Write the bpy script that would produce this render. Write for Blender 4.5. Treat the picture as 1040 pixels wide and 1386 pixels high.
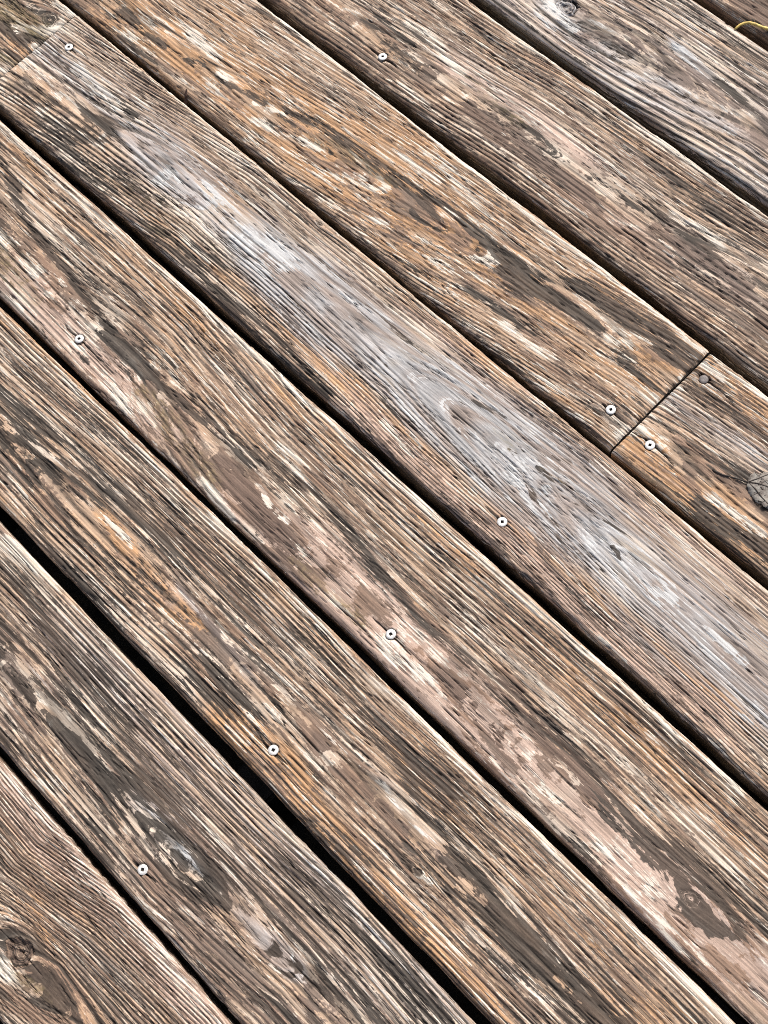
import bpy, bmesh, math, random
import numpy as np
from mathutils import Matrix, Vector

for o in list(bpy.data.objects):
    bpy.data.objects.remove(o)
scene = bpy.context.scene
col = scene.collection
PI = math.pi

# ------------------------------------------------------------------ camera
# The deck's top is z = 0, planks run along x, y counts across them.
CAM_H = 1.183                                  # metres above the deck
F_PX = 1868.2754                               # focal length in photo pixels (photo 1040 x 1386)
ROT = Vector((0.29973, 0.24608, 0.76350))      # rotation vector camera -> world
cam_rot = Matrix.Rotation(ROT.length, 3, ROT.normalized())
cam_data = bpy.data.cameras.new('camera')
cam = bpy.data.objects.new('camera', cam_data)
col.objects.link(cam)
cam.matrix_world = Matrix.Translation((0, 0, CAM_H)) @ cam_rot.to_4x4()
cam_data.sensor_fit = 'VERTICAL'
cam_data.sensor_height = 24.0
cam_data.lens = F_PX / 1386.0 * 24.0
cam_data.clip_start = 0.02
cam_data.clip_end = 500.0
scene.camera = cam

# ------------------------------------------------------------------ light
SUN_EL, SUN_IMG = math.radians(46), math.radians(66)     # elevation; bearing on the picture, counted from its right side
right = cam_rot @ Vector((1, 0, 0)); up = cam_rot @ Vector((0, 1, 0))
d = right * math.cos(SUN_IMG) + up * math.sin(SUN_IMG)
az = math.atan2(d.y, d.x)
to_sun = Vector((math.cos(az) * math.cos(SUN_EL), math.sin(az) * math.cos(SUN_EL), math.sin(SUN_EL)))
world = bpy.data.worlds.new('World')
scene.world = world
world.use_nodes = True
wn = world.node_tree
wn.nodes.clear()
sky = wn.nodes.new('ShaderNodeTexSky')
sky.sky_type = 'NISHITA'
sky.sun_disc = False
sky.sun_elevation = SUN_EL
sky.sun_rotation = math.atan2(to_sun.x, to_sun.y)
sky.air_density = 1.0
sky.dust_density = 6.0
sky.ozone_density = 0.6
bg = wn.nodes.new('ShaderNodeBackground')
bg.inputs['Strength'].default_value = 0.07
wo = wn.nodes.new('ShaderNodeOutputWorld')
wn.links.new(sky.outputs[0], bg.inputs['Color'])
wn.links.new(bg.outputs[0], wo.inputs['Surface'])
sun_data = bpy.data.lights.new('sun', 'SUN')
sun_data.energy = 2.2
sun_data.angle = math.radians(14)
sun_data.color = (1.0, 0.958, 0.893)
sun = bpy.data.objects.new('sun', sun_data)
col.objects.link(sun)
sun.rotation_euler = to_sun.to_track_quat('Z', 'Y').to_euler()

scene.view_settings.view_transform = 'Standard'
scene.view_settings.look = 'None'
scene.view_settings.gamma = 1.0
scene.view_settings.use_curve_mapping = False
scene.view_settings.exposure = 0.90
scene.render.engine = 'CYCLES'
scene.cycles.max_bounces = 4
scene.cycles.diffuse_bounces = 1
scene.cycles.glossy_bounces = 1
scene.cycles.filter_width = 1.0
scene.cycles.use_denoising = False            # the film grain stays, the wood keeps its fibres

# ------------------------------------------------------------------ measuring
_R = np.array(cam_rot)
def at(px, py, z=0.0):
    """the point of the deck (height z) seen at a pixel of the photo"""
    v = _R @ np.array([(px - 520) / F_PX, -(py - 693) / F_PX, -1.0])
    t = (z - CAM_H) / v[2]
    return float(v[0] * t), float(v[1] * t)
MPP = CAM_H / F_PX * 1.03                        # metres per photo pixel, about
rng = np.random.default_rng(7)

def vnoise(x, y, seed):
    """smooth 2D value noise, -1..1"""
    def h(ix, iy):
        n = (ix.astype(np.int64) * 374761393 + iy.astype(np.int64) * 668265263 + seed * 974634541) & 0x7fffffff
        n = ((n ^ (n >> 13)) * 1274126177) & 0x7fffffff
        n = n ^ (n >> 16)
        return (n % 65536) / 32767.5 - 1.0
    ix = np.floor(x); iy = np.floor(y)
    fx = x - ix; fy = y - iy
    fx = fx * fx * fx * (fx * (fx * 6 - 15) + 10); fy = fy * fy * fy * (fy * (fy * 6 - 15) + 10)
    a = h(ix, iy); b = h(ix + 1, iy); c = h(ix, iy + 1); e = h(ix + 1, iy + 1)
    return (a + (b - a) * fx) * (1 - fy) + (c + (e - c) * fx) * fy

def sstep(a, b, x):
    t = np.clip((x - a) / (b - a), 0, 1)
    return t * t * (3 - 2 * t)

# ------------------------------------------------------------------ node helper
class NT:
    def __init__(self, mat):
        mat.use_nodes = True
        self.t = mat.node_tree
        self.t.nodes.clear()
    def new(self, kind, **kw):
        n = self.t.nodes.new(kind)
        for k, v in kw.items():
            setattr(n, k, v)
        return n
    def put(self, sock, v):
        if isinstance(v, bpy.types.NodeSocket):
            self.t.links.new(v, sock)
        elif v is not None:
            if isinstance(v, (tuple, list)) and len(v) == 3 and sock.type == 'RGBA':
                v = (*v, 1.0)
            sock.default_value = v
    def m(self, op, a, b=None, c=None, clamp=False):
        n = self.new('ShaderNodeMath', operation=op, use_clamp=clamp)
        for s, v in zip(n.inputs, (a, b, c)):
            self.put(s, v)
        return n.outputs[0]
    def add(self, *a):
        r = a[0]
        for b in a[1:]:
            r = self.m('ADD', r, b)
        return r
    def mul(self, a, b): return self.m('MULTIPLY', a, b)
    def sub(self, a, b): return self.m('SUBTRACT', a, b)
    def cen(self, a, k):                        # (a - .5) * k
        return self.m('MULTIPLY_ADD', a, k, -0.5 * k)
    def step(self, x, lo, hi, a=0.0, b=1.0):
        n = self.new('ShaderNodeMapRange', interpolation_type='SMOOTHSTEP')
        for s, v in zip(('Value', 'From Min', 'From Max', 'To Min', 'To Max'), (x, lo, hi, a, b)):
            self.put(n.inputs[s], v)
        return n.outputs[0]
    def mix(self, f, a, b, blend='MIX'):
        n = self.new('ShaderNodeMix', data_type='RGBA', blend_type=blend)
        self.put(n.inputs[0], f); self.put(n.inputs[6], a); self.put(n.inputs[7], b)
        return n.outputs[2]
    def vec(self, x, y, z):
        n = self.new('ShaderNodeCombineXYZ')
        for s, v in zip(n.inputs, (x, y, z)):
            self.put(s, v)
        return n.outputs[0]
    def noise(self, v, detail=3.0, rough=0.55, lac=2.0, dist=0.0, scale=1.0):
        n = self.new('ShaderNodeTexNoise')
        self.put(n.inputs['Vector'], v)
        for k, x in (('Scale', scale), ('Detail', detail), ('Roughness', rough), ('Lacunarity', lac), ('Distortion', dist)):
            self.put(n.inputs[k], x)
        return n.outputs[0]
    def attr(self, name):
        return self.new('ShaderNodeAttribute', attribute_name=name)
    def sep(self, v):
        n = self.new('ShaderNodeSeparateXYZ')
        self.put(n.inputs[0], v)
        return n.outputs[0], n.outputs[1], n.outputs[2]

def simple_mat(name, colour, rough=0.7, metal=0.0, var=0.25, scale=300.0, bump=0.0):
    mt = bpy.data.materials.new(name)
    g = NT(mt)
    p = g.new('ShaderNodeBsdfPrincipled')
    tc = g.new('ShaderNodeTexCoord').outputs['Object']
    n = g.noise(tc, 4, 0.6, scale=scale)
    dark = tuple(c * (1 - var) for c in colour); light = tuple(min(1, c * (1 + var)) for c in colour)
    g.put(p.inputs['Base Color'], g.mix(g.step(n, 0.3, 0.7), dark, light))
    g.put(p.inputs['Roughness'], rough); g.put(p.inputs['Metallic'], metal)
    if bump:
        b = g.new('ShaderNodeBump'); b.inputs['Strength'].default_value = 0.6; b.inputs['Distance'].default_value = bump
        g.put(b.inputs['Height'], n); g.put(p.inputs['Normal'], b.outputs[0])
    out = g.new('ShaderNodeOutputMaterial')
    g.t.links.new(p.outputs[0], out.inputs['Surface'])
    return mt

# ------------------------------------------------------------------ weathered wood
def wood_material():
    mt = bpy.data.materials.new('weathered_stained_wood')
    g = NT(mt)
    gu, gv, seed = g.sep(g.attr('grain').outputs['Vector'])
    D, B, P = g.sep(g.attr('mask_a').outputs['Vector'])          # dark stain, brown stain film, pale bare wood
    G, O, Y = g.sep(g.attr('mask_b').outputs['Vector'])          # silver grey, orange, olive algae
    RS, SW, CR = g.sep(g.attr('mask_c').outputs['Vector'])       # strength of the ring lines, grimy arris and painted gap shade, cracks
    K, LM, _ = g.sep(g.attr('mask_d').outputs['Vector'])              # smooth pinkish wood; grain lines per ring
    ring = g.attr('ring').outputs['Fac']
    ru = g.m('MULTIPLY_ADD', ring, 0.0036, g.mul(gu, 0.30))        # counts across the annual rings: wear follows them
    def N(sx, sy, k, detail=4, rough=0.6, dist=0.0, across=None):
        return g.noise(g.vec(g.mul(gu if across is None else across, sx), g.mul(gv, sy), g.m('MULTIPLY_ADD', seed, 7.31, k * 13.7)), detail, rough, dist=dist)
    patch = N(48, 6, 1, 3, 0.55)
    fleck = N(230, 9, 2, 4, 0.62, 0.1, ru)
    fleck2 = N(520, 12, 3, 4, 0.64, 0.1, ru)
    flake = N(400, 24, 14, 4, 0.66, 0.2, ru)
    fine = N(1150, 12, 4, 2, 0.6)
    hue = N(40, 6, 5, 2, 0.6)
    hue2 = N(260, 11, 6, 3, 0.6, 0.0, ru)
    brk = N(260, 4, 7, 2, 0.6, 0.0, ru)
    mot = N(330, 170, 8, 3, 0.65)
    speck = N(1500, 900, 9, 1, 0.6)
    # growth rings
    rp = g.add(g.mul(ring, LM), g.cen(fleck, 0.30), g.cen(fleck2, 0.12))
    w = g.m('FRACT', rp)
    late = g.mul(g.step(w, 0.40, 0.75), g.step(w, 0.90, 1.0, 1.0, 0.0))
    gd = g.m('ABSOLUTE', g.sub(w, 0.18))
    gwid = g.add(g.m('MULTIPLY_ADD', brk, 0.85, -0.28), g.mul(RS, 0.06))
    groove = g.mul(g.step(gd, g.mul(gwid, 0.3), gwid, 1.0, 0.0), g.m('MINIMUM', RS, 1.0))
    lateR = g.mul(late, RS)
    w2 = g.m('ABSOLUTE', g.sub(g.m('FRACT', g.add(g.mul(rp, 2.3), g.cen(fine, 0.5))), 0.5))
    hair = g.mul(g.mul(g.step(w2, 0.06, 0.20, 1.0, 0.0), g.step(hue2, 0.40, 0.58)), g.m('MINIMUM', RS, 1.0))
    # bare wood: cream to tan to orange, silvered where the mask says so
    hsum = g.add(g.cen(hue, 1.6), g.cen(hue2, 1.9), 0.46, g.mul(O, 0.66), g.mul(P, -0.35))
    bare = g.mix(g.step(hsum, 0.05, 0.6), (0.52, 0.442, 0.366), (0.39, 0.278, 0.196))
    bare = g.mix(g.step(hsum, 0.6, 1.1), bare, (0.44, 0.262, 0.142))
    bare = g.mix(g.step(g.add(K, g.cen(hue2, 1.5), g.cen(flake, 1.2)), 0.2, 0.9, 0.0, 0.85), bare, (0.45, 0.332, 0.274))
    gsum = g.add(G, g.cen(fleck2, 1.8), g.cen(hue2, 2.2), g.cen(hue, 1.0), g.cen(patch, 1.2))
    bare = g.mix(g.step(gsum, 0.15, 1.0, 0.0, 0.92), bare, g.mix(g.step(hue2, 0.4, 0.62), (0.368, 0.372, 0.384), (0.31, 0.262, 0.238)))
    fib = g.add(0.94, g.cen(fine, 1.5), g.cen(fleck2, 1.3), g.mul(lateR, 0.28))
    bare = g.mix(1.0, bare, g.vec(fib, fib, fib), 'MULTIPLY')
    # remnants of the brown stain film
    s1 = g.add(-0.02, g.cen(fleck, 0.6), g.cen(patch, 0.5), g.cen(flake, 1.0), g.cen(fleck2, 0.3), g.mul(lateR, 0.05), g.mul(B, g.m('MULTIPLY_ADD', flake, 2.0, -0.72)), g.mul(P, -0.24), g.mul(G, -0.20), g.cen(mot, 0.35), g.cen(fine, 0.3))
    film = g.mix(g.step(hue2, 0.36, 0.62), (0.150, 0.110, 0.087), (0.240, 0.155, 0.109))
    film = g.mix(g.step(g.add(B, g.cen(patch, 0.6)), 0.6, 1.1), film, (0.128, 0.086, 0.067))
    filmv = g.add(1.0, g.cen(mot, 0.6), g.cen(fine, 1.3), g.cen(fleck2, 0.6))
    film = g.mix(g.m('MINIMUM', g.mul(G, 0.9), 0.75), film, (0.150, 0.134, 0.132))
    film = g.mix(1.0, film, g.vec(filmv, filmv, filmv), 'MULTIPLY')
    c = g.mix(g.mul(g.step(s1, 0.035, 0.07), 0.92), bare, film)
    # pale flecks where everything has lifted off
    pf = g.add(g.cen(flake, -0.9), g.cen(fleck2, 0.6), g.cen(fine, 0.4), g.cen(mot, 0.25), g.mul(P, 0.17), g.mul(D, -0.05), g.mul(B, -0.09))
    c = g.mix(g.mul(g.step(pf, 0.10, 0.13), 0.92), c, g.mix(g.step(G, 0.2, 0.8), (0.68, 0.625, 0.545), (0.53, 0.54, 0.545)))
    # dark weathered stain
    nk = N(480, 12, 15, 4, 0.66, 0.15, ru)
    s2 = g.add(g.cen(fleck, -0.6), g.cen(nk, 1.0), -0.012, g.cen(patch, 0.35), g.cen(fine, -0.35), g.cen(mot, 0.3), g.mul(D, g.add(g.cen(flake, 1.2), g.cen(nk, 1.1), g.cen(fine, 0.6), 0.235)), g.mul(P, -0.16), g.mul(G, -0.07), g.mul(O, -0.03), g.mul(B, -0.07), g.mul(K, -0.07), g.mul(groove, 0.10))
    dk = g.mix(g.step(hue, 0.4, 0.6), (0.040, 0.034, 0.029), (0.068, 0.050, 0.039))
    dkv = g.add(1.0, g.cen(mot, 1.3), g.cen(fine, 1.6), g.cen(fleck2, 1.0))
    dk = g.mix(1.0, dk, g.vec(dkv, dkv, dkv), 'MULTIPLY')
    c = g.mix(g.mul(g.step(s2, 0.065, 0.11), 0.92), c, dk)
    # olive algae film
    ys = g.add(Y, g.cen(mot, 0.9), g.cen(fleck, 1.6), g.cen(fleck2, 1.0))
    c = g.mix(g.mul(g.step(ys, 0.3, 1.2), 0.5), c, g.mix(g.step(mot, 0.42, 0.6), (0.105, 0.078, 0.030), (0.27, 0.21, 0.095)))
    # blackened grain lines; drying cracks with their shade painted in
    c = g.mix(g.mul(groove, g.step(fleck2, 0.36, 0.62, 0.42, 0.96)), c, (0.026, 0.021, 0.017))
    c = g.mix(g.mul(hair, 0.55), c, (0.035, 0.028, 0.022))
    ck = g.m('ABSOLUTE', g.cen(N(210, 4.5, 11, 2, 0.5), 1.0))
    ck2 = g.m('ABSOLUTE', g.cen(N(420, 7, 16, 2, 0.5), 1.0))
    cks = g.m('MAXIMUM', g.mul(g.step(ck, 0.004, 0.0095, 1.0, 0.0), g.step(N(60, 9, 12, 1), 0.46, 0.52)), g.mul(g.step(ck2, 0.006, 0.016, 0.9, 0.0), g.step(N(90, 10, 17, 1), 0.50, 0.56)))
    crack = g.m('MAXIMUM', cks, g.step(CR, 0.45, 0.6))
    c = g.mix(g.mul(crack, 0.93), c, (0.018, 0.014, 0.011))
    # grime and moss on the lower arris; gap shade painted down the sides
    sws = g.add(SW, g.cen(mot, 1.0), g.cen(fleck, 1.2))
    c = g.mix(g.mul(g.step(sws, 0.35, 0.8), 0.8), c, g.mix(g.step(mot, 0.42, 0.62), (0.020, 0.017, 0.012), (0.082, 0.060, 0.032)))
    sp = g.add(1.0, g.cen(speck, 0.5))
    c = g.mix(1.0, c, g.vec(sp, sp, sp), 'MULTIPLY')
    p = g.new('ShaderNodeBsdfPrincipled')
    g.put(p.inputs['Base Color'], c)
    g.put(p.inputs['Roughness'], g.m('MULTIPLY_ADD', fleck, 0.3, 0.55))
    g.put(p.inputs['Specular IOR Level'], 0.3)
    # relief, metres
    h = g.add(g.cen(fleck, 0.0016), g.cen(fleck2, 0.0018), g.cen(fine, 0.0013), g.mul(lateR, 0.00025),
              g.mul(groove, -0.0008), g.mul(hair, -0.0004), g.mul(crack, -0.0016), g.mul(g.step(s1, 0.035, 0.07), 0.0002), g.cen(speck, 0.0002))
    dn = g.new('ShaderNodeDisplacement')
    g.put(dn.inputs['Height'], h); dn.inputs['Midlevel'].default_value = 0.0; dn.inputs['Scale'].default_value = 1.0
    out = g.new('ShaderNodeOutputMaterial')
    g.t.links.new(p.outputs[0], out.inputs['Surface'])
    g.t.links.new(dn.outputs[0], out.inputs['Displacement'])
    mt.displacement_method = 'DISPLACEMENT'
    return mt
WOOD = wood_material()
END_GRAIN = simple_mat('end_grain_joint_shade', (0.040, 0.031, 0.024), 0.9, var=0.4, scale=500, bump=0.0004)  # dark end grain, with the joint's shade put into its colour

# ------------------------------------------------------------------ planks
# upper-right arris of each row, measured, and the gap after it
S, O0 = 0.1234 * CAM_H, None
ROW_LINES = [((0, 1028), (311, 1386)), ((0, 706.5), (644, 1386)), ((0, 415), (998, 1386)), ((0, 162), (1000, 1060)),
             ((85, 0), (1025, 790)), ((346, 0), (1040, 533.5)), ((637, 0), (1038, 290)), ((940, 1), (1040, 67))]
NE = [0.5 * (at(*a)[1] + at(*b)[1]) for a, b in ROW_LINES]
GAP = [0.0066, 0.0102, 0.0076, 0.0095, 0.0066, 0.0108, 0.0105, 0.0120]
rows = {}                                       # row -> (y of lower-left side, y of upper-right side)
for k in range(8):
    lo = NE[k - 1] + GAP[k - 1] if k else NE[0] - 0.1385
    rows[k] = (lo, NE[k])
rows[8] = (NE[7] + GAP[7], NE[7] + GAP[7] + 0.138)
for k in (9, 10):
    rows[k] = (rows[k - 1][1] + 0.009, rows[k - 1][1] + 0.009 + 0.138)
for k in (-1, -2, -3):
    rows[k] = (rows[k + 1][0] - 0.009 - 0.138, rows[k + 1][0] - 0.009)
THICK = 0.036
JOINT5 = at(896, 541)[0]                         # butt joint in row 5
JOINT4 = at(53, 60)[0]                           # butt joint in row 4
X0, X1 = -1.75, 1.75

# what each board shows, in photo pixels: (kind, x1, y1, x2, y2, half width, strength)
FEATURES = {
 0: [('K', 0, 1060, 290, 1396, 16, 1.0), ('R', -40, 1020, 330, 1440, 45, 1.0), ('P', 0, 1045, 300, 1395, 9, .5), ('O', 0, 1065, 280, 1400, 18, .5), ('D', 0, 1230, 70, 1330, 26, .15),
     ('D', 60, 1310, 150, 1400, 20, .3), ('O', 55, 1225, 65, 1260, 10, .8), ('Y', 30, 1330, 60, 1345, 10, .7), ('P', -10, 1270, 10, 1320, 8, .9)],
 1: [('D', 0, 780, 400, 1230, 26, .30), ('D', 100, 960, 200, 1100, 22, .42), ('D', 190, 1080, 330, 1240, 18, .4), ('D', 0, 860, 120, 1020, 20, .45),
     ('P', 10, 735, 70, 790, 9, .8), ('P', 280, 1020, 640, 1396, 12, .75), ('O', 280, 1020, 640, 1396, 12, .5), ('G', 190, 1095, 290, 1190, 10, .7), ('P', 190, 1095, 250, 1150, 6, .5),
     ('P', 245, 1150, 320, 1240, 5, .6), ('G', 330, 1240, 400, 1310, 8, .5), ('P', 60, 940, 92, 968, 6, 1), ('R', 150, 900, 640, 1400, 26, .8),
     ('B', 0, 900, 60, 960, 25, .5), ('B', 200, 1200, 420, 1386, 25, .45), ('G', 150, 900, 620, 1386, 40, .35), ('D', 400, 1180, 620, 1400, 20, .4), ('P', 90, 985, 150, 1050, 5, .8)],
 2: [('D', -20, 530, 280, 780, 34, .40), ('D', -20, 545, 250, 760, 12, .28), ('D', 0, 470, 200, 620, 14, .3), ('O', 138, 702, 172, 738, 6, 1.6), ('P', 138, 702, 172, 738, 6, 1.0), ('B', 250, 800, 330, 900, 9, .8), ('G', 250, 800, 340, 920, 8, .5),
     ('O', 225, 815, 262, 842, 9, 1.1), ('D', 150, 790, 330, 950, 16, .35), ('O', 325, 995, 385, 1025, 20, 1.2), ('P', 325, 995, 375, 1015, 14, .7), ('R', 300, 1030, 700, 1450, 30, 1.0), ('O', 330, 1040, 660, 1390, 28, .75),
     ('R', 0, 600, 300, 960, 20, .9), ('R', 40, 470, 420, 840, 16, .8), ('D', 270, 930, 340, 990, 14, .6), ('D', 415, 860, 475, 905, 16, .65), ('B', 430, 1010, 600, 1170, 10, .9), ('G', 520, 1060, 605, 1165, 10, .5), ('P', 520, 1060, 590, 1140, 5, .6),
     ('D', 560, 1050, 640, 1180, 16, .7), ('D', 620, 1180, 720, 1290, 16, .6), ('D', 720, 1290, 860, 1420, 18, .5), ('P', 690, 1230, 745, 1300, 6, .7), ('P', 740, 1300, 780, 1340, 6, .7), ('O', 560, 1020, 900, 1350, 22, .4), ('D', 510, 990, 600, 1060, 14, .4),
     ('B', 360, 930, 450, 1010, 8, .7), ('O', 0, 425, 300, 700, 8, .5), ('P', 0, 425, 990, 1390, 5, .6)],
 3: [('K', 20, 380, 210, 560, 26, .8), ('K', 280, 640, 460, 800, 30, .6), ('K', 440, 770, 620, 960, 36, 1.0), ('R', 440, 790, 620, 970, 30, -.4), ('K', 620, 930, 900, 1210, 34, .6), ('R', 620, 960, 880, 1200, 26, -.3), ('K', 920, 1240, 1060, 1350, 36, .6), ('R', 920, 1240, 1060, 1350, 34, -.4), ('B', 640, 930, 690, 990, 9, .6), ('B', 780, 1040, 860, 1120, 12, .9), ('D', 0, 215, 60, 330, 6, .8), ('D', 60, 330, 150, 440, 6, .8), ('D', 20, 270, 110, 400, 5, .55), ('D', 90, 300, 200, 420, 6, .5), ('Y', 0, 350, 40, 400, 16, .8), ('O', 0, 180, 250, 420, 16, .4), ('P', 20, 400, 100, 455, 16, .7), ('B', 60, 340, 130, 420, 14, .4),
     ('P', 105, 480, 200, 560, 16, .9), ('D', 95, 470, 110, 480, 10, .6), ('Y', 200, 540, 275, 635, 20, .75), ('B', 200, 540, 275, 635, 24, .6), ('D', 140, 450, 270, 560, 9, .6), ('D', 270, 540, 340, 620, 8, .7), ('D', 335, 590, 400, 655, 8, .6),
     ('B', 320, 645, 395, 750, 24, 1.1), ('P', 280, 655, 312, 695, 8, 1.3), ('P', 350, 660, 362, 680, 5, 1.3), ('P', 360, 680, 385, 700, 6, 1.3), ('P', 395, 735, 410, 755, 8, .9), ('Y', 410, 770, 480, 835, 16, .65), ('P', 380, 610, 440, 680, 8, .7),
     ('D', 425, 665, 520, 780, 9, .65), ('B', 430, 650, 540, 800, 14, .5), ('P', 450, 810, 560, 910, 20, .4), ('O', 470, 830, 570, 900, 18, .6), ('B', 530, 790, 640, 900, 10, .8), ('D', 540, 800, 640, 900, 8, .5),
     ('B', 600, 910, 690, 1020, 12, 1.0), ('B', 690, 930, 790, 1060, 14, 1.1), ('D', 720, 950, 800, 1050, 8, .5), ('P', 640, 940, 720, 1040, 9, .4), ('P', 690, 1030, 880, 1200, 9, .3), ('B', 620, 990, 760, 1140, 8, .7), ('D', 800, 1060, 900, 1180, 12, .6), ('D', 900, 1170, 960, 1235, 24, .9),
     ('D', 860, 1110, 1060, 1270, 12, .55), ('P', 940, 1240, 1050, 1340, 26, .5), ('B', 920, 1240, 1040, 1370, 8, .5), ('O', 250, 440, 640, 760, 14, .6), ('R', 250, 400, 1060, 1110, 30, .75), ('O', 700, 850, 1000, 1110, 18, .5), ('D', 0, 190, 300, 440, 5, .3), ('P', 0, 172, 1000, 1070, 5, .6)],
 4: [('R', 260, 240, 620, 540, 34, -.45), ('R', 620, 540, 1060, 930, 34, -.35), ('K', 480, 560, 960, 970, 22, .8), ('K', 560, 430, 1040, 820, 14, .6), ('G', 60, 60, 220, 210, 40, .4), ('P', 110, 95, 160, 140, 9, 1), ('D', 160, 130, 182, 155, 5, .9), ('G', 230, 230, 420, 400, 36, .5), ('P', 290, 262, 385, 350, 14, .9), ('G', 400, 380, 700, 640, 40, 1.0), ('G', 660, 580, 1060, 960, 44, 1.05), ('P', 400, 370, 560, 510, 12, .3), ('P', 560, 500, 640, 590, 14, .3),
     ('P', 700, 640, 800, 740, 16, .5), ('P', 830, 740, 1000, 900, 18, .6), ('D', 60, 170, 330, 420, 12, .45), ('D', 250, 350, 430, 520, 14, .6), ('D', 200, 240, 300, 350, 12, .4), ('O', 300, 360, 480, 520, 10, .7), ('O', 470, 540, 960, 960, 22, .9), ('R', 440, 520, 1060, 1060, 44, .8), ('R', 0, 90, 430, 480, 50, .65), ('O', 200, 190, 300, 260, 16, .5),
     ('R', 150, 60, 1050, 810, 14, .8), ('O', 560, 410, 1050, 820, 8, .5), ('B', 380, 420, 420, 470, 10, .3), ('Y', 30, 110, 260, 320, 40, .38), ('D', 622, 545, 642, 580, 4, .8), ('D', 645, 545, 662, 556, 4, .7), ('D', 662, 556, 720, 590, 3, .5), ('D', 672, 590, 688, 612, 7, .9), ('Y', 672, 590, 690, 610, 7, .5), ('D', 690, 595, 765, 628, 4, .8), ('Y', 690, 592, 730, 610, 6, .4), ('D', 686, 612, 722, 672, 3, .7),
     ('D', 735, 642, 752, 660, 7, .8), ('Y', 735, 642, 760, 655, 7, .45), ('D', 755, 642, 782, 678, 5, .7), ('D', 722, 672, 750, 710, 3, .5), ('D', 812, 712, 850, 762, 3, .6), ('D', 818, 706, 870, 735, 3, .5), ('D', 830, 740, 900, 800, 4, .4)],
 5: [('Y', 120, 0, 420, 260, 40, .28), ('O', 200, 20, 560, 300, 60, .58), ('O', 560, 250, 960, 540, 60, .52), ('P', 262, 48, 288, 76, 8, 1.3), ('D', 262, 80, 350, 135, 8, .8), ('P', 300, 100, 360, 150, 8, .7), ('P', 340, 165, 440, 205, 6, .7), ('D', 395, 150, 480, 200, 8, .6), ('D', 470, 195, 560, 260, 11, 1.0), ('D', 540, 250, 615, 295, 10, .95), ('P', 545, 215, 590, 245, 5, .8),
     ('P', 605, 290, 665, 328, 7, .9), ('D', 640, 315, 695, 352, 11, 1.1), ('D', 560, 290, 640, 335, 5, .7), ('D', 690, 370, 800, 440, 8, .9), ('D', 740, 370, 860, 440, 9, .8), ('D', 810, 400, 930, 482, 18, 1.1), ('P', 720, 360, 820, 430, 10, .8), ('P', 690, 440, 740, 480, 8, .6), ('D', 640, 390, 700, 440, 6, .6), ('Y', 430, 190, 520, 240, 12, .5),
     ('D', 170, 20, 260, 90, 6, .5), ('D', 350, 10, 470, 100, 5, .55), ('D', 470, 100, 700, 270, 4, .4), ('D', 330, 230, 560, 420, 5, .35), ('P', 600, 230, 660, 290, 6, .8), ('D', 840, 480, 890, 520, 8, .5), ('R', 280, 150, 820, 590, 12, .6), ('B', 200, 60, 330, 190, 14, .35), ('P', 370, 20, 950, 470, 4, .8)],
 6: [('K', 620, 90, 790, 210, 14, 1.0), ('K', 780, 270, 1000, 400, 20, .6), ('B', 400, 0, 1060, 520, 60, .33), ('P', 560, 30, 625, 92, 7, .8), ('P', 620, 90, 770, 190, 10, .75), ('Y', 630, 100, 700, 160, 14, .6), ('B', 640, 150, 800, 270, 16, .7), ('D', 690, 150, 800, 230, 8, .5), ('P', 800, 285, 860, 310, 6, .5), ('P', 910, 295, 975, 328, 6, 1), ('B', 930, 330, 1060, 440, 24, .9), ('D', 560, 40, 640, 110, 8, .5),
     ('D', 760, 210, 960, 340, 9, .55), ('D', 650, 40, 1030, 330, 8, .4), ('P', 550, 110, 590, 150, 8, .7), ('D', 520, 20, 560, 50, 10, .5), ('R', 650, 10, 1060, 310, 20, .7), ('G', 640, 90, 1000, 360, 30, .3), ('R', 470, 60, 1060, 520, 16, .6), ('P', 650, 12, 1040, 295, 4, .9)],
 7: [('R', 660, 10, 1060, 290, 26, 1.3), ('G', 660, 0, 1060, 260, 60, .3), ('P', 742, 0, 770, 36, 8, 1), ('B', 800, 20, 1060, 190, 22, .8), ('D', 830, 20, 1000, 130, 10, .4), ('P', 920, 65, 950, 95, 8, 1.2), ('G', 920, 65, 950, 95, 8, 1), ('P', 880, 100, 1020, 160, 5, .8), ('D', 940, 20, 1060, 100, 10, .4), ('P', 800, 28, 850, 50, 4, .9), ('R', 900, 0, 1060, 90, 16, .8), ('P', 860, 180, 1050, 270, 7, .6)],
 8: [('B', 960, -40, 1100, 60, 40, .8), ('O', 960, -40, 1100, 60, 30, .3)],
 '4b': [('Y', -20, 0, 40, 30, 22, .9), ('P', 25, 38, 85, 40, 9, 1.2), ('D', 45, 44, 58, 52, 6, 1.2), ('D', 0, 30, 30, 40, 10, .6), ('D', 10, 70, 30, 82, 7, 1), ('B', 60, 8, 75, 14, 6, .8), ('Y', 0, 75, 25, 88, 8, .8), ('P', 80, 5, 104, 20, 7, 1), ('P', 0, 92, 14, 96, 4, 1), ('O', 0, 60, 40, 75, 9, .4)],
 '5b': [('O', 840, 600, 1000, 720, 20, .9), ('Y', 850, 630, 1060, 790, 10, .5), ('G', 890, 520, 1060, 650, 14, .6), ('B', 930, 610, 1060, 700, 12, .7), ('P', 975, 490, 1050, 545, 8, 1.1), ('P', 950, 495, 990, 525, 5, .8), ('O', 960, 500, 1050, 580, 16, .6), ('D', 940, 520, 965, 535, 5, .5), ('P', 870, 580, 900, 610, 12, .6), ('D', 960, 690, 1050, 760, 12, .7), ('D', 880, 570, 960, 630, 6, .5), ('P', 960, 670, 1030, 720, 5, .9), ('O', 870, 590, 890, 600, 8, .9)],
}
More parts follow.
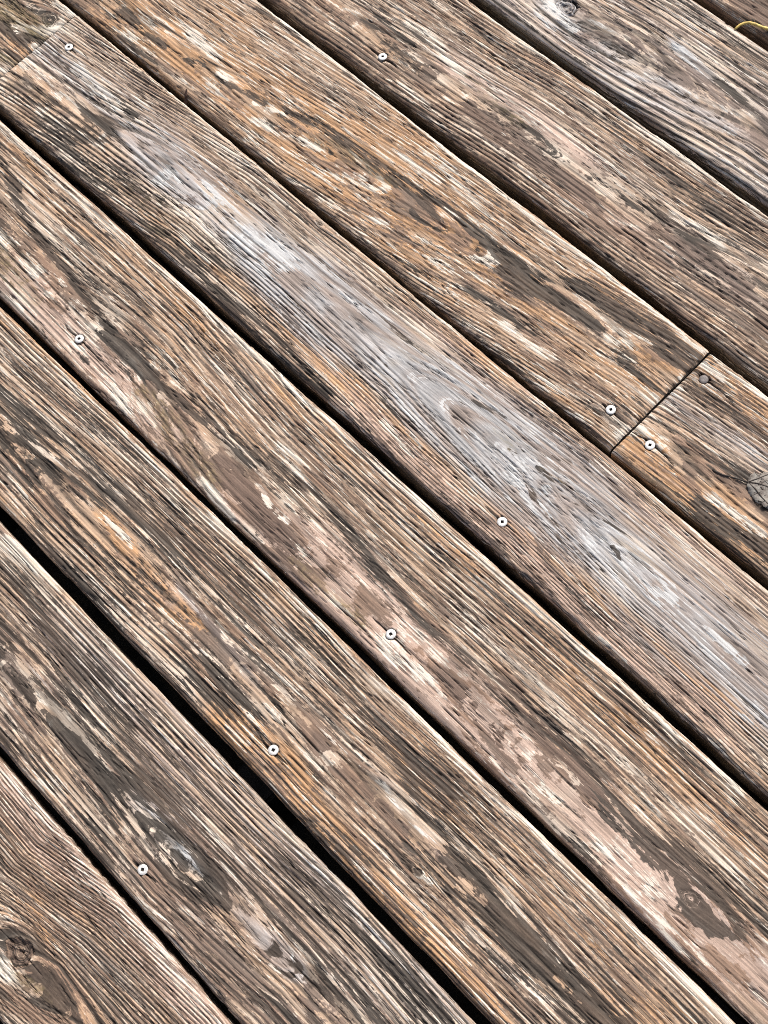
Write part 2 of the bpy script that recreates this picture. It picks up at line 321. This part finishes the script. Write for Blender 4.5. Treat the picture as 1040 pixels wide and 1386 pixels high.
# centre of the annual rings below each board: (x px, y px, height in mm) along the board, ring width in mm
PITH = {
 0: ([(-60, 1250, 24), (60, 1330, 19), (200, 1460, 24)], 3.4), 1: ([(-40, 830, 30), (150, 1040, 26), (260, 1160, 22), (420, 1310, 27)], 4.0),
 2: ([(-30, 540, 30), (300, 860, 27), (460, 1020, 25), (640, 1190, 21), (820, 1370, 25)], 3.8),
 3: ([(0, 290, 36), (200, 480, 29), (330, 640, 24), (520, 820, 26), (760, 1040, 20), (930, 1200, 24)], 5.0),
 4: ([(0, 70, 42), (300, 270, 40), (560, 490, 34), (630, 550, 29), (760, 660, 21), (900, 790, 14), (1050, 920, 13)], 4.2),
 5: ([(200, 30, 27), (420, 180, 21), (680, 345, 26), (900, 480, 18)], 4.4), 6: ([(450, 0, 27), (700, 160, 19), (900, 300, 24), (1040, 390, 18)], 4.4),
 7: ([(700, -30, 36), (850, 60, 30), (1040, 180, 36)], 4.6), 8: ([(960, -60, 20), (1100, 40, 30)], 5.0),
 '4b': ([(-60, -20, 30), (60, 60, 12)], 4.2), '5b': ([(850, 560, 30), (1040, 690, 25)], 4.2),
}
KNOTS = {0: [(27, 1287, 15, 'hole')], 7: [(767, 10, 14, 'grey')], 3: [(936, 1216, 9, 'solid')], '4b': [(67, 25, 13, 'solid')], 2: [(566, 1180, 4.5, 'solid')], 4: [(434, 302, 4, 'solid')], }
SCREWS = {1: [(193, 1177)], 2: [(370, 1015)], 3: [(107, 458), (529, 858)], 4: [(93, 63), (680, 706)], 5: [(827, 554)], '5b': [(880, 602)], 6: [(518, 76)]}
NAILS = {'5b': [(953, 513)]}
LINES = {0: 1.15, 1: .95, 2: .95, 3: 1.0, 4: 1.5, 5: 1.3, '5b': 1.3, 7: .78}      # grain lines per annual ring
TINT = {0: dict(B=.20, D=.18, K=.25), 1: dict(D=.30, B=.20, G=.18), 2: dict(D=.05, O=.12), 3: dict(O=.05, P=.04, K=.10), 4: dict(G=.12, Y=.04), 5: dict(O=.15, P=.10, R=-.2, Y=.05), 6: dict(B=.08, K=.05), 7: dict(D=.05, G=.38), 8: dict(B=.2), '4b': dict(O=.1, Y=.25), '5b': dict(O=.12)}

def plank_mesh(key, row, xa, xb, fine=True):
    """one board: a worn, rounded length of timber with its own grain field"""
    ya, yb = rows[row]
    W = yb - ya
    seed = (hash(str(key)) & 0) + {'4b': 40, '5b': 50}.get(key, key if isinstance(key, int) else 0) + 11
    # stations along the board: close together where the photo looks, wide apart elsewhere
    if fine:
        vis = [at(px, py) for px in range(-40, 1081, 40) for py in range(-40, 1427, 20)]
        vx = [x for x, y in vis if ya - 0.012 < y < yb + 0.012]
        va, vb = max(xa, min(vx)), min(xb, max(vx))
    else:
        va = vb = 0.5 * (xa + xb)
    st = []
    x = xa
    while x < xb - 1e-6:
        st.append(x)
        x += 0.0021 if va - 0.01 <= x <= vb + 0.01 else 0.03
    st.append(xb)
    st = np.array(st)
    # cross-section
    r, rn = 0.0065, 0.0036                       # worn round on the lower side, crisper on the upper
    arc = np.linspace(0, PI / 2, 7)
    du = 0.00080 if fine else 0.006
    n = int((W - r - rn) / du)
    prof = [(0.0, -THICK), (0.0, -THICK * .7), (0.0, -THICK * .4), (0.0, -r * 1.3)]
    prof += [(r - r * math.cos(a), -r + r * math.sin(a)) for a in arc]
    prof += [(r + (W - r - rn) * i / n, 0.0) for i in range(1, n)]
    prof += [(W - rn + rn * math.sin(a), -rn + rn * math.cos(a)) for a in arc]
    prof += [(W, -rn * 1.6), (W, -THICK * .4), (W, -THICK * .7), (W, -THICK)]
    prof = np.array(prof)
    girth = np.concatenate([[0], np.cumsum(np.hypot(*np.diff(prof, axis=0).T))])
    girth -= girth[np.argmin(np.abs(prof[:, 0] - W / 2))]
    ns, npf = len(st), len(prof)
    X = np.repeat(st[:, None], npf, 1)
    U = np.repeat(prof[None, :, 0], ns, 0)
    Z = np.repeat(prof[None, :, 1], ns, 0)
    GU = np.repeat(girth[None, :], ns, 0)
    Yw = ya + U
    # sawn-and-worn irregularity: wandering edges, cupping, sag
    side = np.clip((U / W - 0.5) * 2, -1, 1)
    edge = 0.0006 * vnoise(X * 6, X * 0 + 3.1 * np.sign(side), seed) + 0.0005 * vnoise(X * 30, X * 0 + 5.7 * np.sign(side), seed + 1)
    Yw = Yw + edge * np.abs(side) ** 6 * np.sign(side)
    top = sstep(-r * 1.7, 0, Z)
    rnd = np.random.default_rng(seed)
    Z = Z - 0.0009 * (1 - side ** 2) * top * rnd.uniform(-.4, 1) + rnd.uniform(-0.0012, 0.0012) + 0.0007 * vnoise(X * 3, U * 9, seed + 2) * top
    chips = np.clip(vnoise(X * 55, X * 0 + 9.3 * np.sign(side), seed + 3) - 0.45, 0, 1) * np.clip(np.abs(side) - .93, 0, 1) / .07
    Z = Z - 0.0035 * chips * top
    # grain field
    feats = FEATURES.get(key, [])
    pith, rw = PITH.get(key, ([(0, 0, 20), (500, 500, 30)], 4.5))
    pts = sorted((*at(a, b), hh / 1000) for a, b, hh in pith) if key in PITH else [(-1, ya + W * .4, .02), (0, ya + W * .6, .008), (1, ya + W * .5, .03)]
    pxs = [q[0] for q in pts]
    u0 = np.interp(st, pxs, [min(max(q[1] - ya, W * .2), W * .8) for q in pts])[:, None] - W / 2
    hh = np.interp(st, pxs, [q[2] for q in pts])[:, None]
    ker = np.ones(9) / 9
    wob = 0.0022 * vnoise(X * 7, GU * 14, seed + 5) + 0.0004 * vnoise(X * 22, GU * 40, seed + 6)
    ge = GU + wob
    KM = {k: np.zeros_like(X) for k in 'DBPG'}; knot_crack = np.zeros_like(X)
    ring_knot = np.full_like(X, np.nan)
    for kx, ky, kr, kind in KNOTS.get(key, []):
        cx, cy = at(kx, ky); R = kr * MPP
        uu = GU - (cy - ya - W / 2); vv = X - cx
        q = (uu ** 2 + (vv / 3.2) ** 2) / (2 * (1.5 * R) ** 2)
        ge = ge - uu * 0.86 * np.exp(-q)
        ang = np.arctan2(uu, vv)
        rr = np.hypot(uu, vv / 1.25) * (1 + 0.10 * np.sin(3 * ang + 1) + 0.06 * np.sin(7 * ang))
        ring_knot = np.where(rr < R * 1.05, rr / 0.0017, ring_knot)
        core = sstep(R * 1.08, R * .92, rr)
        lip = np.exp(-((rr - R * 1.0) / 0.0011) ** 2) * np.clip(0.75 + 0.9 * np.sin(ang * 1.0 + kx), 0, 1.2)
        halo = np.exp(-(uu ** 2 + (vv / 2.2) ** 2) / (2 * (1.3 * R) ** 2)) * (1 - core)
        knot_crack = np.maximum(knot_crack, lip * (0.3 if kind == 'solid' else 1.0))
        if kind == 'hole':
            KM['B'] += 0.9 * core; KM['D'] += 0.05 * core + 0.16 * halo; KM['P'] += 0.5 * np.exp(-((rr - R * 1.35) / (R * .2)) ** 2)
            Z = Z - top * core * (0.0030 + 0.0022 * vnoise(X * 420, U * 420, seed + 8))
        elif kind == 'grey':
            KM['G'] += 1.3 * core; KM['B'] += 0.4 * core; KM['P'] += 0.9 * np.exp(-((rr - R * 1.5) / (R * .4)) ** 2) * (vv < 0)
            Z = Z - top * core * (0.0012 + 0.0012 * vnoise(X * 420, U * 420, seed + 8)) - top * 0.003 * lip
        else:
            KM['D'] += 1.2 * core + 0.15 * halo; KM['P'] += 0.35 * np.exp(-((rr - R * 1.5) / (R * .3)) ** 2)
            Z = Z - top * (0.0006 * core + 0.0004 * lip)
    ring = np.sqrt((ge - u0) ** 2 + hh ** 2) / (rw / 1000) + 0.5 * vnoise(X * 5, GU * 5, seed + 7)
    ring = np.where(np.isnan(ring_knot), ring, ring_knot)
    # stains
    M = {k: np.full_like(X, TINT.get(key, {}).get(k, 0.0)) for k in 'DBPGOYRK'}
    M['R'] += 0.75
    if key not in FEATURES:
        for k, a in (('D', .5), ('B', .5), ('P', .4), ('O', .5)):
            M[k] += a * np.clip(vnoise(X * 5, GU * 30, seed + ord(k)), 0, 1)
    jit = 0.004 * vnoise(X * 25, GU * 60, seed + 9)
    for kind, x1, y1, x2, y2, hw, s in feats:
        a = np.array(at(x1, y1)); b = np.array(at(x2, y2)); L = b - a; l2 = L @ L + 1e-9
        t = np.clip(((X - a[0]) * L[0] + (Yw - a[1]) * L[1]) / l2, 0, 1)
        ex = X - (a[0] + t * L[0]); ey = Yw - (a[1] + t * L[1]) + jit
        dd = np.sqrt((ex / 2.2) ** 2 + ey ** 2) / (hw * MPP)
        if kind == 'P' and hw >= 10:
            s *= 0.55
        if kind == 'D' and key in (3, 5):
            s *= 1.55
        M[kind] += s * (sstep(2.3, 0.1, dd) if kind in 'GORK' else sstep(1.45, 0.45, dd))
    for k in KM:
        M[k] += KM[k]
    # outside the picture the wear goes on at random
    # edges: lower-left arris grimy, sides darkened with depth as painted gap shade, upper-right arris worn bare
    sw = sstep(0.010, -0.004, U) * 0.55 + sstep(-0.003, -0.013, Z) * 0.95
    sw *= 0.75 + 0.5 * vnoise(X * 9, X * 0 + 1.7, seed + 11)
    nej = sstep(W - 0.0060, W - 0.0030, U) * sstep(-0.006, -0.003, Z) * np.clip(0.6 + 0.8 * vnoise(X * 14, X * 0 + 2.2, seed + 12), 0, 1)
    M['P'] += 0.2 * nej; M['D'] -= 0.3 * nej; M['R'] *= (1 - 0.8 * nej); M['R'] = np.clip(M['R'], 0, 1.6)
    crk = knot_crack * 0.8
    for kind in (SCREWS, NAILS):
        for sx, sy in kind.get(key, []):
            cx, cy = at(sx, sy)
            uu = Yw - cy; vv = X - cx
            rr = np.hypot(uu, vv)
            Z = Z - top * 0.0030 * sstep(0.0062, 0.0046, rr) - top * 0.0006 * np.exp(-(rr / 0.011) ** 2)
            cl, cr_ = rnd.uniform(.012, .05), rnd.uniform(.02, .06)
            line = uu - 0.0016 * vnoise(X * 60, X * 0, seed + int(sx))
            crk = np.maximum(crk, sstep(0.0013, 0.0004, np.abs(line)) * sstep(-cl, -cl * .3, vv) * sstep(cr_, cr_ * .3, vv))
    # end checks at the butt joints
    for xe in (xa, xb):
        if abs(xe) < 1.5:
            de = np.abs(X - xe)
            Z = Z - top * 0.0018 * sstep(0.0028, 0.0, de) ** 2
            M['P'] += 0.25 * sstep(.02, 0, de)
    verts = np.stack([X - xa, Yw - ya, Z], -1).reshape(-1, 3)
    i = np.arange(ns - 1)[:, None] * npf; j = np.arange(npf - 1)[None, :]
    q = np.stack([i + j, i + npf + j, i + npf + j + 1, i + j + 1], -1).reshape(-1, 4)
    base = np.arange(ns - 1) * npf                                       # underside
    under = np.stack([base, base + npf - 1, base + 2 * npf - 1, base + npf], -1)
    me = bpy.data.meshes.new('plank')
    nv = len(verts); faces = np.concatenate([q, under]); nf = len(faces)
    caps = [list(range(npf - 1, -1, -1)), list(range((ns - 1) * npf, ns * npf))]
    loops = np.concatenate([faces.reshape(-1), caps[0], caps[1]]).astype(np.int32)
    starts = np.concatenate([np.arange(nf) * 4, [nf * 4, nf * 4 + npf]]).astype(np.int32)
    me.vertices.add(nv); me.vertices.foreach_set('co', verts.astype(np.float32).reshape(-1))
    me.loops.add(len(loops)); me.loops.foreach_set('vertex_index', loops)
    me.polygons.add(nf + 2); me.polygons.foreach_set('loop_start', starts)
    me.update(calc_edges=True)
    me.polygons.foreach_set('use_smooth', np.concatenate([np.ones(nf, bool), [False, False]]))
    def vattr(name, *ch):
        a = me.attributes.new(name, 'FLOAT_VECTOR', 'POINT')
        a.data.foreach_set('vector', np.stack([c.reshape(-1) for c in ch], -1).astype(np.float32).reshape(-1))
    vattr('grain', ge, X, np.full_like(X, seed * 1.0))
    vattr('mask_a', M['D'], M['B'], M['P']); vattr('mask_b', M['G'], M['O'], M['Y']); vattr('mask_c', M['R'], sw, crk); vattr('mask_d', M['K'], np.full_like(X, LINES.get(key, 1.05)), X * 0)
    a = me.attributes.new('ring', 'FLOAT', 'POINT'); a.data.foreach_set('value', ring.astype(np.float32).reshape(-1))
    me.materials.append(WOOD); me.materials.append(END_GRAIN)
    me.polygons.foreach_set('material_index', np.concatenate([np.zeros(nf, np.int32), np.ones(2, np.int32)]))
    me.validate()
    return me

deck = bpy.data.objects.new('wooden_deck', None)
col.objects.link(deck)
deck.location = (0, 0, -THICK)
deck['label'] = 'weathered wooden deck of diagonal planks with worn brown stain filling the picture'
deck['category'] = 'deck'

def part(name, me, parent, loc=(0, 0, 0), label=None):
    o = bpy.data.objects.new(name, me)
    col.objects.link(o)
    o.parent = parent
    o.location = loc
    if label:
        o['label'] = label
    return o

PLANK_LABELS = {
 0: 'plank with open knot and pinkish worn edge in the lower left corner', 1: 'dark brown plank with a pale streak along its middle',
 2: 'dark streaked plank with orange ring lines along its lower edge', 3: 'pinkish brown plank with flaking patches of old stain',
 4: 'silver grey plank with pointed arches in its grain', '4b': 'end of a yellowish plank with a dark knot at the joint',
 5: 'orange tan plank with long dark stains', '5b': 'short end of a tan plank after the butt joint',
 6: 'brown plank with a pale pink streak', 7: 'grey brown plank with a knot and black grain lines', 8: 'reddish brown plank in the upper right corner'}
planks = {}
jobs = [(0, 0, X0, X1), (1, 1, X0, X1), (2, 2, X0, X1), (3, 3, X0, X1), ('4b', 4, X0, JOINT4 - 0.0009), (4, 4, JOINT4 + 0.0009, X1),
        (5, 5, X0, JOINT5 - 0.0012), ('5b', 5, JOINT5 + 0.0012, X1), (6, 6, X0, X1), (7, 7, X0, X1), (8, 8, X0, X1)]
for key, row, xa, xb in jobs:
    planks[key] = part('plank', plank_mesh(key, row, xa, xb), deck, (xa, rows[row][0], THICK), PLANK_LABELS[key])
for row in (-3, -2, -1, 9, 10):                                           # the deck goes on beyond the picture
    part('plank', plank_mesh(100 + row, row, X0, X1, fine=False), deck, (X0, rows[row][0], THICK))

# ------------------------------------------------------------------ joists and ground
JOIST = simple_mat('damp_joist_timber', (0.022, 0.020, 0.018), 0.9, var=0.4, scale=40, bump=0.002)
def joist_mesh(length):
    bm = bmesh.new()
    bmesh.ops.create_cube(bm, size=1.0)
    for v in bm.verts:
        v.co = Vector((v.co.x * 0.042, (v.co.y + 0.5) * length, v.co.z * 0.14 - 0.07))
    bmesh.ops.bevel(bm, geom=bm.edges[:], offset=0.003, segments=2, affect='EDGES')
    me = bpy.data.meshes.new('joist'); bm.to_mesh(me); bm.free()
    me.materials.append(JOIST)
    return me
y_lo, y_hi = rows[-3][0], rows[10][1]
jm = joist_mesh(y_hi - y_lo)
for jx in (at(440, 945)[0], at(310, 268)[0], at(93, 63)[0] - 0.012):
    part('joist', jm, deck, (jx, y_lo, -0.0015))
step_j = at(440, 945)[0] - at(310, 268)[0]
for jx in (at(440, 945)[0] + 0.42, at(440, 945)[0] + 0.84, at(310, 268)[0] - 0.80):
    part('joist', jm, deck, (jx, y_lo, -0.0015))

SOIL = simple_mat('dark_damp_soil', (0.030, 0.024, 0.018), 0.95, var=0.5, scale=30, bump=0.01)
bm = bmesh.new()
bmesh.ops.create_grid(bm, x_segments=60, y_segments=60, size=30)
for v in bm.verts:
    v.co.z = 0.02 * math.sin(v.co.x * 3.1) * math.cos(v.co.y * 2.7)
me = bpy.data.meshes.new('ground'); bm.to_mesh(me); bm.free(); me.materials.append(SOIL)
ground = bpy.data.objects.new('ground', me); col.objects.link(ground)
ground.location = (0, 0, -0.42); ground['kind'] = 'structure'

# ------------------------------------------------------------------ screws and nail
STEEL = simple_mat('bright_coated_steel', (0.68, 0.685, 0.68), 0.45, 0.25, var=0.22, scale=450, bump=0.0002)
GALV = simple_mat('dull_grey_nail_steel', (0.135, 0.122, 0.122), 0.6, 0.2, var=0.3, scale=900, bump=0.0003)
SOCK = simple_mat('dark_screw_socket', (0.11, 0.09, 0.075), 0.8, 0.0, var=0.3, scale=900)  # lower walls and floor of the drive recess, darker than the head
def screw_mesh():
    """pan head with a bevelled rim and a square drive recess, shank below"""
    bm = bmesh.new()
    n = 32
    def ringv(r, z): return [bm.verts.new((r * math.cos(2 * PI * k / n + PI / 4), r * math.sin(2 * PI * k / n + PI / 4), z)) for k in range(n)]
    def sq(h, z):
        out = []
        for k in range(n):
            a = 2 * PI * k / n + PI / 4
            m = max(abs(math.cos(a)), abs(math.sin(a)))
            out.append(bm.verts.new((h * math.cos(a) / m, h * math.sin(a) / m, z)))
        return out
    loops = [ringv(0.0017, -0.02), ringv(0.0017, -0.003), ringv(0.0043, -0.0011), ringv(0.00470, -0.0008), ringv(0.00470, -0.0003), ringv(0.00445, 0.0),
             ringv(0.0030, 0.00018), sq(0.00142, 0.00010), sq(0.00135, -0.0004), sq(0.00125, -0.0022)]
    for i in range(len(loops) - 1):
        for k in range(n):
            f = bm.faces.new((loops[i][k], loops[i][(k + 1) % n], loops[i + 1][(k + 1) % n], loops[i + 1][k]))
            f.smooth = i < 6
            if i >= 8: f.material_index = 1
    f = bm.faces.new(loops[-1]); f.material_index = 1
    bmesh.ops.recalc_face_normals(bm, faces=bm.faces[:])
    me = bpy.data.meshes.new('screw'); bm.to_mesh(me); bm.free()
    me.materials.append(STEEL); me.materials.append(SOCK)
    return me
def nail_mesh():
    bm = bmesh.new()
    n = 28
    prof = [(0.0014, -0.03), (0.0014, -0.0012), (0.0042, -0.0010), (0.0044, -0.0004), (0.0041, 0.0), (0.0022, 0.0001)]
    loops = [[bm.verts.new((r * math.cos(2 * PI * k / n), r * math.sin(2 * PI * k / n), z)) for k in range(n)] for r, z in prof]
    for i in range(len(loops) - 1):
        for k in range(n):
            bm.faces.new((loops[i][k], loops[i][(k + 1) % n], loops[i + 1][(k + 1) % n], loops[i + 1][k])).smooth = True
    bm.faces.new(loops[-1])
    bmesh.ops.recalc_face_normals(bm, faces=bm.faces[:])
    me = bpy.data.meshes.new('nail'); bm.to_mesh(me); bm.free()
    me.materials.append(GALV)
    return me
sm, nm = screw_mesh(), nail_mesh()
rs = random.Random(3)
for table, mesh, nme in ((SCREWS, sm, 'screw'), (NAILS, nm, 'nail')):
    for key, lst in table.items():
        pk = planks[key]
        for sx, sy in lst:
            x, y = at(sx, sy)
            o = part(nme, mesh, pk, (x - pk.location.x, y - pk.location.y, -0.0004))
            o.rotation_euler = (rs.uniform(-.05, .05), rs.uniform(-.05, .05), rs.uniform(0, 6.28))

# ------------------------------------------------------------------ fallen leaf
def tube(bm, pts, radii, n=8):
    loops = []
    for i, p in enumerate(pts):
        p = Vector(p)
        t = (Vector(pts[min(i + 1, len(pts) - 1)]) - Vector(pts[max(i - 1, 0)])).normalized()
        a = t.cross(Vector((0, 0, 1))).normalized(); b = a.cross(t)
        loops.append([bm.verts.new(p + (a * math.cos(2 * PI * k / n) + b * math.sin(2 * PI * k / n)) * radii[i]) for k in range(n)])
    for i in range(len(loops) - 1):
        for k in range(n):
            bm.faces.new((loops[i][k], loops[i][(k + 1) % n], loops[i + 1][(k + 1) % n], loops[i + 1][k])).smooth = True
    bm.faces.new(loops[0][::-1]); bm.faces.new(loops[-1])
def to_mesh(bm, name, mat):
    bmesh.ops.recalc_face_normals(bm, faces=bm.faces[:])
    me = bpy.data.meshes.new(name); bm.to_mesh(me); bm.free(); me.materials.append(mat)
    return me

bx, by = at(1012, 654)
leaf = bpy.data.objects.new('fallen_leaf', None); col.objects.link(leaf)
leaf.location = (bx, by, 0.0016)
leaf['label'] = 'thin grey decayed leaf with dark veins and stalk at the right edge'; leaf['category'] = 'leaf'
def leaf_material():
    mt = bpy.data.materials.new('decayed_leaf_blade')
    g = NT(mt)
    tc = g.new('ShaderNodeTexCoord').outputs['Object']
    n = g.noise(tc, 5, 0.7, scale=150)
    v = g.new('ShaderNodeTexVoronoi', feature='DISTANCE_TO_EDGE'); g.put(v.inputs['Vector'], tc); v.inputs['Scale'].default_value = 330
    c = g.mix(g.step(n, 0.36, 0.62), (0.13, 0.105, 0.092), (0.285, 0.268, 0.24))
    c = g.mix(g.step(v.outputs[0], 0.02, 0.07, 0.45, 0.0), c, (0.10, 0.095, 0.085))
    p = g.new('ShaderNodeBsdfPrincipled')
    g.put(p.inputs['Base Color'], c); p.inputs['Roughness'].default_value = 0.75
    g.put(p.inputs['Alpha'], g.step(g.noise(tc, 4, 0.7, scale=170), 0.40, 0.45))     # rotted through in places
    b = g.new('ShaderNodeBump'); b.inputs['Distance'].default_value = 0.0006; g.put(b.inputs['Height'], n); g.put(p.inputs['Normal'], b.outputs[0])
    out = g.new('ShaderNodeOutputMaterial'); g.t.links.new(p.outputs[0], out.inputs['Surface'])
    return mt
VEIN = simple_mat('dark_leaf_vein', (0.030, 0.022, 0.018), 0.7, var=0.4)
def rel(px, py, z=0.0):
    x, y = at(px, py)
    return (x - bx, y - by, z)
outline = [(1012, 654), (1013, 648), (1017, 642), (1021, 640.5), (1024, 643), (1030, 641), (1037, 639.5), (1045, 640), (1062, 634), (1076, 640), (1091, 655), (1105, 675), (1120, 697), (1100, 701), (1080, 704), (1062, 702), (1048, 695), (1038, 689), (1033, 688), (1030, 683), (1023, 681), (1019, 675), (1015, 671), (1012.5, 664), (1011, 659)]
dense = []
for i, a in enumerate(outline):
    b = outline[(i + 1) % len(outline)]
    for t in (0, .25, .5, .75):
        dense.append((a[0] + (b[0] - a[0]) * t + rs.uniform(-.8, .8), a[1] + (b[1] - a[1]) * t + rs.uniform(-.8, .8)))
def leaf_z(px, py):
    return 0.0006 * math.sin(px * .13) + 0.0006 * math.cos(py * .19 + px * .05)
bm = bmesh.new()
cxp, cyp = 1052, 668
rl = []
for s in (1.0, .8, .6, .4, .2):
    rl.append([bm.verts.new(rel(cxp + (x - cxp) * s, cyp + (y - cyp) * s, leaf_z(cxp + (x - cxp) * s, cyp + (y - cyp) * s) + (0.0008 * math.sin(x * .3 + y * .21) if s == 1 else 0))) for x, y in dense])
cv = bm.verts.new(rel(cxp, cyp, leaf_z(cxp, cyp)))
nd = len(dense)
for i in range(4):
    for k in range(nd):
        bm.faces.new((rl[i][k], rl[i][(k + 1) % nd], rl[i + 1][(k + 1) % nd], rl[i + 1][k])).smooth = True
for k in range(nd):
    bm.faces.new((rl[4][k], rl[4][(k + 1) % nd], cv)).smooth = True
ret = bmesh.ops.extrude_face_region(bm, geom=bm.faces[:])
for v in ret['geom']:
    if isinstance(v, bmesh.types.BMVert): v.co.z += 0.00025
part('blade', to_mesh(bm, 'blade', leaf_material()), leaf)
for pts, r0, r1 in (([(1012, 654), (1026, 649), (1040, 643), (1056, 639), (1068, 637)], .00075, .0003),
                    ([(1012, 654), (1026, 656), (1040, 660), (1070, 671), (1117, 696)], .00080, .0003),
                    ([(1012, 654), (1022, 663), (1031, 674), (1040, 684), (1052, 695)], .00080, .0003),
                    ([(1040, 660), (1052, 656), (1068, 652), (1080, 651)], .0003, .00015), ([(1060, 667), (1066, 678), (1072, 692), (1076, 701)], .0003, .00015),
                    ([(1030, 657), (1034, 653), (1040, 651)], .0003, .00012), ([(1026, 668), (1018, 672), (1016, 670)], .0003, .00012)):
    bm = bmesh.new()
    tube(bm, [rel(x, y, leaf_z(x, y) + 0.0003) for x, y in pts], [r0 + (r1 - r0) * i / (len(pts) - 1) for i in range(len(pts))], 6)
    part('vein', to_mesh(bm, 'vein', VEIN), leaf)
bm = bmesh.new()
tube(bm, [rel(965, 636, -0.001), rel(969, 639, -0.0004), rel(978, 643.5, 0.0), rel(990, 647, 0.0008), rel(1001, 650.5, 0.001), rel(1013, 654.5, 0.001)], [.0015, .0012, .0009, .0008, .0008, .0010], 8)
part('stalk', to_mesh(bm, 'stalk', VEIN), leaf)

# ------------------------------------------------------------------ yellow stalk lying over the gap
STRAW = simple_mat('yellow_dry_stalk', (0.62, 0.45, 0.13), 0.55, var=0.3, scale=200, bump=0.0002)
sx0, sy0 = at(995, 40)
way = [(994.5, 40.5, .0008), (997, 39, .0016), (1001, 36.5, .0028), (1007, 35, .004), (1014, 35.2, .005), (1022, 38, .0055), (1030, 41, .005), (1038, 42.6, .0042), (1048, 43, .0035), (1066, 40, .003), (1088, 46, .0025)]
bm = bmesh.new()
tube(bm, [(at(a, b)[0] - sx0, at(a, b)[1] - sy0, z) for a, b, z in way], [.0010, .0012, .0013, .0014, .0015, .0016, .0015, .0017, .0018, .0016, .0012], 10)
st_o = bpy.data.objects.new('leaf_stalk', to_mesh(bm, 'leaf_stalk', STRAW)); col.objects.link(st_o)
st_o.location = (sx0, sy0, 0.0)
st_o['label'] = 'thin curved yellow stalk lying over the gap at the upper right corner'; st_o['category'] = 'stalk'

# ------------------------------------------------------------------ scrap of bark caught in a gap
BARK = simple_mat('dark_red_bark', (0.055, 0.028, 0.020), 0.85, var=0.5, scale=500, bump=0.0006)
fx, fy = at(250, 136)
bm = bmesh.new()
for (px, py, z, w) in ((248, 138, -.020, .0016), (250, 134, -.006, .0019), (252, 129, .0012, .0016), (254, 124, .004, .0004)):
    x, y = at(px, py); x -= fx; y -= fy
    for dx, dy in ((-w, -.0006), (w, -.0007), (w * .9, .0007), (-w * .8, .0006)):
        bm.verts.new((x + dx, y + dy, z))
bm.verts.ensure_lookup_table()
for i in range(3):
    for k in range(4):
        a, b = i * 4 + k, i * 4 + (k + 1) % 4
        bm.faces.new([bm.verts[q] for q in (a, b, b + 4, a + 4)])
bm.faces.new([bm.verts[k] for k in (3, 2, 1, 0)]); bm.faces.new([bm.verts[k] for k in (12, 13, 14, 15)])
bk = bpy.data.objects.new('bark_scrap', to_mesh(bm, 'bark_scrap', BARK)); col.objects.link(bk)
bk.location = (fx, fy, 0.0)
bk['label'] = 'small dark red scrap of bark stuck upright in a gap, upper left'; bk['category'] = 'bark'
